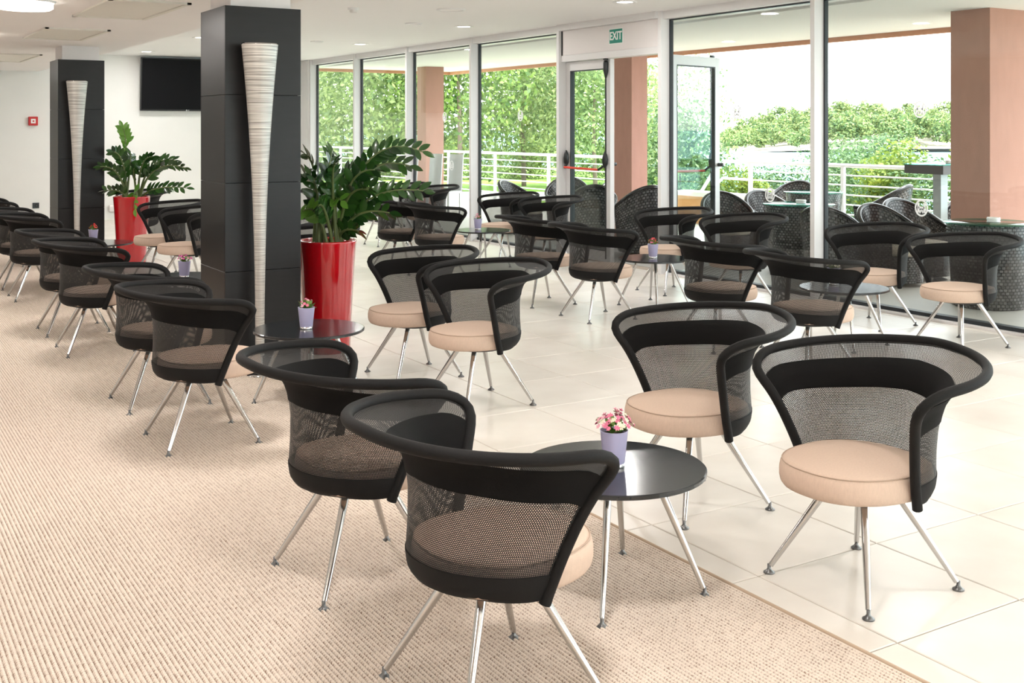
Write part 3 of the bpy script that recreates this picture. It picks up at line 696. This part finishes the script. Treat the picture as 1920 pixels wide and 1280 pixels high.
def flower_pot(x, y, label, cols, seed, n=34, spread=.062, dome=.055, scale=1.0, leafn=40):
    rnd = random.Random(seed)
    p = empty('flower_pot', (x, y, .400), label=label, cat='flower pot', group='small flower pots on the tables'); p.scale = (scale,)*3
    MB().lathe([(0, .012), (.034, .012), (.035, .014), (.0455, .116), (.0465, .118), (.0440, .118), (.042, .095)], 36).build('pot', 'lilac', p)
    MB().lathe([(0, 0), (.0335, 0), (.034, .002), (.0345, .013), (0, .013)], 36).build('pot_base', 'silver_base', p)
    MB().lathe([(0, .108), (.043, .104)], 24).build('soil', 'soil', p)
    lm = MB()
    for i in range(leafn):
        a = rnd.uniform(0, 2*pi); r0 = rnd.uniform(.005, .03); h = rnd.uniform(.115, .15)
        d = Vector((cos(a), sin(a), rnd.uniform(.3, 1.4))).normalized(); s = rnd.uniform(.018, .034); y_ = Vector((-sin(a), cos(a), 0))*s*.42; b0 = Vector((r0*cos(a), r0*sin(a), h-.012))
        u = Vector((0, 0, 1)).cross(y_).normalized()*0
        lm.add([b0, b0+d*s*.5+y_, b0+d*s, b0+d*s*.5-y_, b0+d*s*.5+Vector((0, 0, -.003))], [(0, 4, 1), (1, 4, 2), (2, 4, 3), (3, 4, 0)], True)
    lm.build('foliage', 'flower_leaf', p)
    for ci, c in enumerate(cols):
        fm = MB()
        for i in range(n//len(cols)):
            a = rnd.uniform(0, 2*pi); q = sqrt(rnd.random()); ctr = Vector((spread*q*cos(a), spread*q*sin(a), 0.132+dome*(1-q*q)*rnd.uniform(.5, 1)+rnd.uniform(-.008, .006)))
            out = Vector((cos(a)*q, sin(a)*q, .7)).normalized(); t1 = out.orthogonal().normalized(); t2 = out.cross(t1); rr = rnd.uniform(.008, .0115)
            vs = [ctr]; fs = []
            k = 6
            for j in range(k):
                b = 2*pi*j/k
                for db, rad, hh in ((-.42, .7, .35), (0, 1, .55), (.42, .7, .35)):
                    vs.append(ctr+(t1*cos(b+db)+t2*sin(b+db))*rr*rad+out*rr*hh)
                o = 1+3*j; fs += [(0, o, o+1), (0, o+1, o+2)]
            vs.append(ctr+out*rr*.9)
            for j in range(k): fs.append((1+3*j, 3+3*j, len(vs)-1))
            fm.add(vs, fs, True)
        fm.build('blossoms', c, p)
    return p
flower_pot(2.19, 2.955, 'lilac pot of pink flowers on the front table', ('pink', 'pink_pale', 'cream_flower', 'pink'), 1, 60)
flower_pot(2.25, 5.86, 'lilac pot with a few pink buds on the table reflecting red', ('pink', 'pink_pale'), 2, 10, .04, .035, leafn=60)
flower_pot(2.26, 8.36, 'lilac pot of magenta flowers left of the near pillar', ('magenta', 'pink_pale', 'magenta'), 3, 24, .055, .045)
flower_pot(2.21, 11.42, 'lilac pot of red flowers before the far pillar', ('red_flower',), 4, 20, .036, .05)
flower_pot(5.99, 7.53, 'lilac pot of coral pink flowers on the table before the door', ('pink', 'red_flower'), 5, 24, .036, .045)
flower_pot(6.04, 10.62, 'lilac pot of pale pink flowers on the table by far glazing', ('pink_pale', 'pink'), 6, 18, .036, .045)
flower_pot(6.05, 5.58, 'pot of white flowers on the blue reflecting table', ('cream_flower',), 8, 30, .045, .035, leafn=60)

# ---------------------------------------------------------------- terrace
struct(boxo('terrace_floor', (7.62, -8, -.14), (11.75, 30, -.01), 'terrace_floor'))
tr = struct(empty('terrace_roof')); boxo('slab', (GX+.26, -8, 2.60), (10.45, 19.5, 2.9), 'terrace_soffit', tr)
boxo('edge', (10.45, -8, 2.545), (10.53, 19.58, 2.95), 'terra_edge', tr); boxo('edge', (7.3, 19.5, 2.545), (10.45, 19.58, 2.95), 'terra_edge', tr)
struct(boxo('outer_wall_strip', (GX+.04, -8, 2.62), (GX+.26, 19.5, 2.9), 'frame_white'))
for i, (x0, y0, x1, y1) in enumerate(((9.07, 6.5, 9.75, 6.92), (9.07, 11.85, 9.33, 12.24), (9.14, 17.95, 9.50, 18.3), (9.07, 1.0, 9.75, 1.42))):
    struct(boxo('terrace_pillar', (x0, y0, -.01), (x1, y1, 2.60), 'terracotta'))['label'] = ('terracotta plaster pillar at the right edge', 'terracotta plaster pillar behind the glass door', 'terracotta plaster pillar behind the far glazing', 'terracotta plaster pillar further along the terrace')[i]
def railing(name, p0, p1, n, label, ext=True):
    r = empty(name, label=label, cat='railing'); p0 = Vector(p0); p1 = Vector(p1); d = (p1-p0)
    nrm = Vector((-d.y, d.x, 0)).normalized()
    MB().tube([p0+Vector((0, 0, 1.0)), p1+Vector((0, 0, 1.0))], .026, 8).build('top_rail', 'rail', r)
    for z in (.87, .74, .61, .48, .35, .22): MB().tube([p0+Vector((0, 0, z)), p1+Vector((0, 0, z))], .011, 6).build('rail', 'rail', r)
    for i in range(n+1):
        q = p0+d*i/n; m = Matrix.Translation(q) @ Matrix.Rotation(math.atan2(d.y, d.x), 4, 'Z')
        MB().box((-.028, -.02, -.01), (.028, .02, .99), m).build('post', 'rail', r)
    return r
railing('terrace_railing', (11.6, 12.3, 0), (11.6, -3.6, 0), 9, 'white metal railing with horizontal bars along the right terrace')
railing('terrace_railing', (11.5, 15.6, 0), (11.3, 29.0, 0), 7, 'white metal railing beyond the left glazing before the lawn')
sr = empty('stair_handrail', label='white sloping stair handrail beside the open door', cat='handrail')
MB().tube([(11.6, 12.3, 1.0), (11.62, 12.85, 1.0), (11.75, 13.3, .80), (12.6, 15.4, -.55)], .026, 8).build('rail', 'rail', sr); MB().tube([(11.6, 12.3, .74), (11.64, 12.95, .74), (11.8, 13.4, .5), (12.6, 15.4, -.8)], .018, 8).build('rail', 'rail', sr)
MB().tube([(11.75, 13.3, .80), (11.83, 13.35, .45), (11.8, 13.3, -.01)], .03, 8).build('post', 'rail', sr)
sw = empty('stair_wall', label='ochre stair wall with pale coping behind the railing', cat='wall'); boxo('wall', (11.78, 12.2, -2), (12.05, 14.2, .42), 'ochre', sw); boxo('coping', (11.74, 12.16, .42), (12.09, 14.24, .49), 'coping', sw)

def tub_wicker(name='wicker_chair', back=.74, front=.50, r=.31, seatz=.34):
    c = empty(name); ns = 40
    def pt(s, t, off):
        th = s*R(138); k = .5-.5*cos(min(abs(s)*1.15, 1)*pi); zt = back+(front-back)*k
        z = .03+t*(zt-.03); q = r*(.82+.18*t**.8)+off+.03*t*t*(1-k)
        return (-q*cos(th), q*sin(th), z)
    def rows(off, t0=0): return [[pt(-1+2*i/ns, t0+(1-t0)*j/8, off) for i in range(ns+1)] for j in range(9)]
    def uvr(t0=0): return [[((-1+2*i/ns)*R(138)*r, (t0+(1-t0)*j/8)*.6) for i in range(ns+1)] for j in range(9)]
    o_, i_ = rows(0), rows(-.045, 0); b = MB(); b.grid(o_, True, uvr()); b.grid(i_, True, uvr(), flip=True)
    b.grid([[o_[j][0] for j in range(9)], [i_[j][0] for j in range(9)]], False, [[(0, j*.07) for j in range(9)], [(.05, j*.07) for j in range(9)]]); b.grid([[o_[j][-1] for j in range(9)], [i_[j][-1] for j in range(9)]], False, [[(0, j*.07) for j in range(9)], [(.05, j*.07) for j in range(9)]])
    b.build('shell', 'wicker', c)
    MB().tube([tuple((Vector(p)+Vector(q))/2) for p, q in zip(o_[-1], i_[-1])], .027, 8).build('rim', 'wicker', c)
    b = MB(); prof = [(r*.98*cos(2*pi*i/32), r*.80*sin(2*pi*i/32)) for i in range(33)]
    b.grid([[(x*.9+.05, y*.95, .04) for x, y in prof], [(x*.9+.05, y*.95, seatz-.05) for x, y in prof]], True, [[(i*.06, 0) for i in range(33)], [(i*.06, .3) for i in range(33)]])
    b.build('seat_base', 'wicker', c)
    b = MB(); b.grid([[(x*s_+.04, y*s_, z) for x, y in prof] for s_, z in ((.05, seatz-.05), (.88, seatz-.05), (.93, seatz-.02), (.9, seatz+.02), (.6, seatz+.03), (.02, seatz+.03))], True); b.build('cushion', 'cushion_cream', c)
    return c
wk = tub_wicker(); wf = [True]
def wicker(x, y, deg, label, sc=1.0, zs=1.0):
    c = wk if wf[0] else copy_tree(wk); wf[0] = False
    c.location = (x, y, -.01); c.rotation_euler.z = R(deg); c.scale = (sc, sc, sc*zs); tag(c, label, 'chair', 'wicker tub chairs on the terrace')
for a in [(8.95, 9.85, 250, 'dark wicker tub chair outside to the right of the open door', 1, 1), (9.55, 9.75, 262, 'dark wicker tub chair behind the glass topped terrace table', 1, 1), (11.0, 10.9, 200, 'sunlit wicker tub chair at the far railing left of the white mullion', 1.05, 1),
          (10.95, 9.35, 110, 'sunlit wicker tub chair at the railing right of the white mullion', 1.1, 1), (8.45, 7.8, 20, 'dark wicker tub chair just right of the white mullion', 1, 1), (8.85, 7.42, 262, 'dark wicker tub chair with pale woven back left of the emblem', 1, 1),
          (9.45, 7.6, 265, 'dark wicker tub chair beneath the emblem on the right pane', 1.03, 1), (11.0, 8.15, 200, 'wicker tub chair partly behind the tall bar table leg', 1, 1), (8.35, 10.75, 80, 'tall wicker chair seen through the open doorway', 1.0, 1.10),
          (8.15, 11.45, 60, 'tall wicker chair behind the closed door pane', 1.0, 1.08), (9.1, 13.4, 235, 'pale wicker tub chair behind the pane left of the door', 1.05, 1.0), (9.9, 13.2, 240, 'bluish wicker tub chair edge beside the door frame mullion', 1.0, 1.0), (8.5, 13.7, 300, 'dark wicker tub chair low behind the pane left of the door', 1, 1)]:
    wicker(*a)
def drum_table(x, y, label, r=.36, h=.70):
    t = empty('wicker_table', (x, y, -.01), label=label, cat='table', group='glass topped wicker tables on the terrace')
    MB().lathe([(r*.80, 0), (r*.84, .02), (r*.88, .35), (r*.96, h-.02), (r*.94, h)], 40, uvscale=r).build('base', 'wicker', t)
    MB().lathe([(0, h-.005), (r*.95, h-.005)], 40, uvscale=r).build('tray', 'bar_dark', t)
    MB().lathe([(0, h+.003), (r+.01, h+.003), (r+.014, h+.007), (r+.01, h+.012), (0, h+.012)], 48).build('glass_top', 'glass_green', t)
    a = tag(MB().lathe([(0, .003), (.05, .003), (.056, .012), (.05, .018), (.056, .03), (.052, .045), (.045, .045), (.042, .02), (0, .016)], 28).build('ashtray', 'ashtray', None, (x-.03, y-.06, h+.001)), 'small white ashtray on the %s' % label.replace('glass topped wicker table', 'glass table'), 'ashtray', 'ashtrays on the terrace tables')
drum_table(8.80, 8.60, 'glass topped wicker table left of the white mullion'); drum_table(8.45, 6.06, 'glass topped wicker table before the terracotta pillar'); drum_table(10.6, 10.1, 'glass topped wicker table at the far railing')
bt = empty('bar_table', (10.70, 8.30, -.01), -.05, label='tall dark bar table with glass top beside the terracotta pillar', cat='bar table')
boxo('top_box', (-.27, -.27, 1.00), (.27, .27, 1.10), 'bar_dark', bt); boxo('glass_top', (-.28, -.28, 1.101), (.28, .28, 1.112), 'glass_green', bt); boxo('post', (-.055, -.055, .02), (.055, .055, 1.0), 'post_grey', bt); boxo('base', (-.25, -.25, 0), (.25, .25, .02), 'post_grey', bt)
tag(MB().lathe([(0, 0), (.05, 0), (.056, .01), (.05, .018), (.058, .04), (.048, .04), (.04, .015), (0, .012)], 28).build('ashtray', 'ashtray', None, (10.70, 8.17, 1.103)), 'small white ashtray on the tall bar table', 'ashtray', 'ashtrays on the terrace tables')
def pale_chair(x, y, deg, label):
    c = empty('high_back_chair', (x, y, -.01), R(deg), label=label, cat='chair', group='pale high backed chairs')
    c.scale = (.82, .7, .95)
    b = MB(); b.grid([[(-.22-.10*(z-.45), yy_, z) for yy_ in (-.2, 0, .2)] for z in (.42, .7, 1.0, 1.12)], True); o = b.build('backrest', 'pale_chair', c); s = o.modifiers.new('solid', 'SOLIDIFY'); s.thickness = .03
    bevel(boxo('seat', (-.23, -.21, .42), (.21, .21, .47), 'pale_chair', c), .015)
    for sx in (-.2, .18):
        for sy in (-.18, .18): boxo('leg', (sx-.015, sy-.015, 0), (sx+.015, sy+.015, .42), 'pale_chair', c)
pale_chair(9.0, 16.85, 205, 'pale high backed chair outside the far glazing, right one'); pale_chair(8.86, 17.36, 200, 'pale high backed chair outside the far glazing, middle one'); pale_chair(8.65, 17.9, 190, 'pale high backed chair outside the far glazing, left one')

# ---------------------------------------------------------------- grounds, trees, sea, hill
struct(MB().add([(11.75, 14.3, -.2), (13.2, 14.3, -.2), (*camdir(4.2, 24), -.2), (*camdir(7.5, 48), -.2), (*camdir(-30, 60), -.2), (-3, 19.6, -.2), (11.75, 19.6, -.2)], [(0, 1, 2, 3, 4, 5, 6)]).build('lawn', 'lawn'))
struct(MB().add([(11.75, 14.3, -.2), (11.75, -60, -.2), (17, -60, -1.2), (17, 14.3, -1.2), (40, -60, -4.4), (40, 14.3, -4.4)], [(0, 1, 2, 3), (3, 2, 4, 5)]).build('slope_ground', 'earth'))
struct(MB().add([(-200, -200, -.25), (-4.2, -200, -.25), (-4.2, 19.6, -.25), (-200, 19.6, -.25)], [(0, 1, 2, 3)]).build('grounds', 'path')); struct(MB().add([(-4.2, -200, -.25), (11.7, -200, -.25), (11.7, -4.2, -.25), (-4.2, -4.2, -.25)], [(0, 1, 2, 3)]).build('grounds', 'path'))
struct(MB().add([(30, -1500, -4.5), (2500, -1500, -4.5), (2500, 2500, -4.5), (30, 2500, -4.5)], [(0, 1, 2, 3)]).build('sea', 'sea'))
a = camdir(-16, 27); b = camdir(8, 26); c_ = camdir(8, 29.5); d_ = camdir(-16, 30.5)
struct(MB().add([(*a, -.19), (*b, -.19), (*c_, -.19), (*d_, -.19)], [(0, 1, 2, 3)]).build('garden_path', 'path'))

def crown_mesh(name, n, lumps, leaf, seed, mat):
    rnd = random.Random(seed); vs = []; fs = []
    blobs = []
    for _ in range(lumps):
        a = rnd.uniform(0, 2*pi); z = rnd.uniform(-.75, .95); q = sqrt(max(0, 1-z*z))*rnd.uniform(.3, .75)
        blobs.append((Vector((q*cos(a), q*sin(a), z*.75)), rnd.uniform(.28, .46)))
    for i in range(n):
        c, r = blobs[rnd.randrange(lumps)]
        d = Vector((rnd.gauss(0, 1), rnd.gauss(0, 1), rnd.gauss(0, 1))).normalized()
        p = c+d*r*rnd.uniform(.6, 1.05)
        nn = (d+Vector((rnd.gauss(0, .6), rnd.gauss(0, .6), rnd.gauss(.3, .6)))).normalized(); t = nn.orthogonal().normalized(); t = (Matrix.Rotation(rnd.uniform(0, 6.28), 3, nn) @ t); b = nn.cross(t)
        s = leaf*rnd.uniform(.7, 1.3); o = len(vs)
        vs += [p-t*s, p+b*s*.5, p+t*s, p-b*s*.5]; fs.append((o, o+1, o+2, o+3))
    me = bpy.data.meshes.new(name); me.from_pydata([tuple(v) for v in vs], [], fs); me.materials.append(MAT[mat]); return me
CM = {k: [crown_mesh('crown', n, lu, lf, 20+i+j*7, k) for i in range(2)] for j, (k, n, lu, lf) in enumerate((('leaf_tree', 8000, 30, .026), ('leaf_tree_dark', 8000, 30, .027), ('leaf_blue', 5000, 22, .036), ('leaf_lime', 4000, 20, .05), ('leaf_hill', 1100, 18, .10)))}
TRUNK = MB().tube([(0, 0, 0), (.05, .02, .5), (0, .05, 1.0)], [.07, .055, .03], 8).mesh('trunk'); TRUNK.materials.append(MAT['bark'])
def tree(name, x, y, zb, zc, r, rz, kind, label, cat, group, trunk=True, i=0):
    t = empty(name, (x, y, zb), random.uniform(0, 6), label=label, cat=cat, group=group)
    c = ob('crown', CM[kind][i % 2], None, t, (0, 0, zc-zb)); c.scale = (r, r, rz)
    if trunk: k = ob('trunk', TRUNK, None, t); k.scale = (r*.4, r*.4, (zc-zb)*1.05)
    return t
gl_ = 'garden trees behind the left glazing'
far_left = [(-9.2, 33, 3.0, 3.2, 'leaf_tree', 'green tree filling the leftmost glazing pane'), (-6.4, 36, 3.2, 3.4, 'leaf_tree', 'pale green tree behind the second pane from the left'), (-4.2, 31, 2.8, 2.9, 'leaf_tree', 'green tree behind the leaf tips of the near plant'),
    (-1.4, 30, 2.9, 2.9, 'leaf_tree_dark', 'dark green tree right of the far terracotta pillar'), (.35, 33, 2.8, 2.7, 'leaf_tree', 'broad green tree in the middle of the pane left of the door'), (2.3, 31, 2.5, 2.5, 'leaf_tree', 'green tree behind the closed door leaf'), (3.9, 34, 2.1, 2.6, 'leaf_tree', 'green tree right of the door pillar')]
for i, (xc, z, zc, r, k, lab) in enumerate(far_left):
    X, Y = camdir(xc, z); tree('garden_tree', X, Y, -.2, zc, r, r*1.05, k, lab, 'tree', gl_, True, i)
for i, (xc, z) in enumerate([(-9, 44), (-4.6, 43), (.4, 42)]):
    X, Y = camdir(xc, z); tree('garden_tree', X, Y, -.2, 3.0, 3.6, 4.0, 'leaf_tree_dark', ('tall dark tree at the back behind the leftmost panes', 'tall dark tree at the back behind the near plant', 'tall dark tree at the back left of the door')[i], 'tree', 'trees at the back of the lawn', True, i)
for i in range(11):
    X, Y = camdir(-10+i*1.35, 37+.4*(i % 3)); tree('garden_shrub', X, Y, -.2, .35, 1.15, .95, ('leaf_lime', 'leaf_tree')[i % 2], 'low bright shrub in the hedge at the back of the lawn', 'shrub', 'hedge shrubs at the back of the lawn', False, i)
gs = 'shrubs below the right terrace'
for i, (xc, z, zc, r, rz, k, lab) in enumerate([(3.5, 24, .9, 1.5, 1.9, 'leaf_tree', 'taller green tree behind the open glass door leaf'), (3.05, 20.5, .55, 1.35, 1.5, 'leaf_blue', 'airy tree behind the open glass door leaf'), (3.6, 22, .0, 1.3, 1.0, 'leaf_blue', 'dense lower greenery behind the open glass door leaf'), (3.9, 19.5, .30, .62, .55, 'leaf_lime', 'bright lime bush at the top of the stair handrail'),
     (5.6, 20, .25, 1.0, .95, 'leaf_blue', 'green bush behind the railing left of the white mullion'), (6.5, 19, .55, .9, .75, 'leaf_lime', 'lime bush at the white mullion behind the railing'), (7.0, 18.5, .15, 1.3, .9, 'leaf_blue', 'green bush behind the railing right of the white mullion'),
     (8.2, 19, .45, 1.2, .95, 'leaf_lime', 'tall lime bush in front of the shoreline'), (8.3, 17.5, .1, 1.2, .95, 'leaf_blue', 'green bush behind the bar table'), (4.75, 20.5, .05, .9, .8, 'leaf_blue', 'green bush behind the first railing post'), (6.3, 21.5, .35, 1.2, .95, 'leaf_blue', 'green bush further down behind the white mullion'), (7.4, 22.5, .5, 1.2, .9, 'leaf_blue', 'green bush left of the tall lime bush'), (9.6, 18, .2, 1.4, 1.0, 'leaf_blue', 'green bush behind the right terracotta pillar'), (11.4, 19, .2, 1.5, 1.1, 'leaf_lime', 'lime bush beyond the right pillar')]):
    X, Y = camdir(xc, z); tree('terrace_shrub', X, Y, -1.6, zc, r, rz, k, lab, 'shrub', gs, True, i)
# wooded headland across the water
hill = MB(); rowsh = []
def hz(xc, z):
    t = min(max((xc-50)/40, 0), 1); t = t*t*(3-2*t); return -4.6+ (1.0+6.0*min(max((z-282)/55, 0), 1)**.9)*t
for j in range(12):
    z = 279+j*9
    rowsh.append([(*camdir(xc, z), hz(xc, z)) for xc in range(46, 260, 8)])
struct(hill.grid(rowsh, True).build('headland', 'rock'))
gh = 'pine trees on the headland'
rnd = random.Random(11); k = 0
for row, z in enumerate((285, 294, 304, 316, 328)):
    xc = 53+row*2.5
    while xc < 175:
        t = min((xc-50)/30, 1); r = rnd.uniform(3.3, 5.0)*(.55+.45*t)
        zz = z+rnd.uniform(-3, 3); g = hz(xc, zz); X, Y = camdir(xc, zz)
        tree('pine_tree', X, Y, g, g+r*.95, r, r*rnd.uniform(.75, .95), 'leaf_hill', 'green pine tree in the wood on the headland across the water', 'tree', gh, False, k); k += 1
        xc += r*rnd.uniform(1.05, 1.45)
bpy.context.view_layer.update()
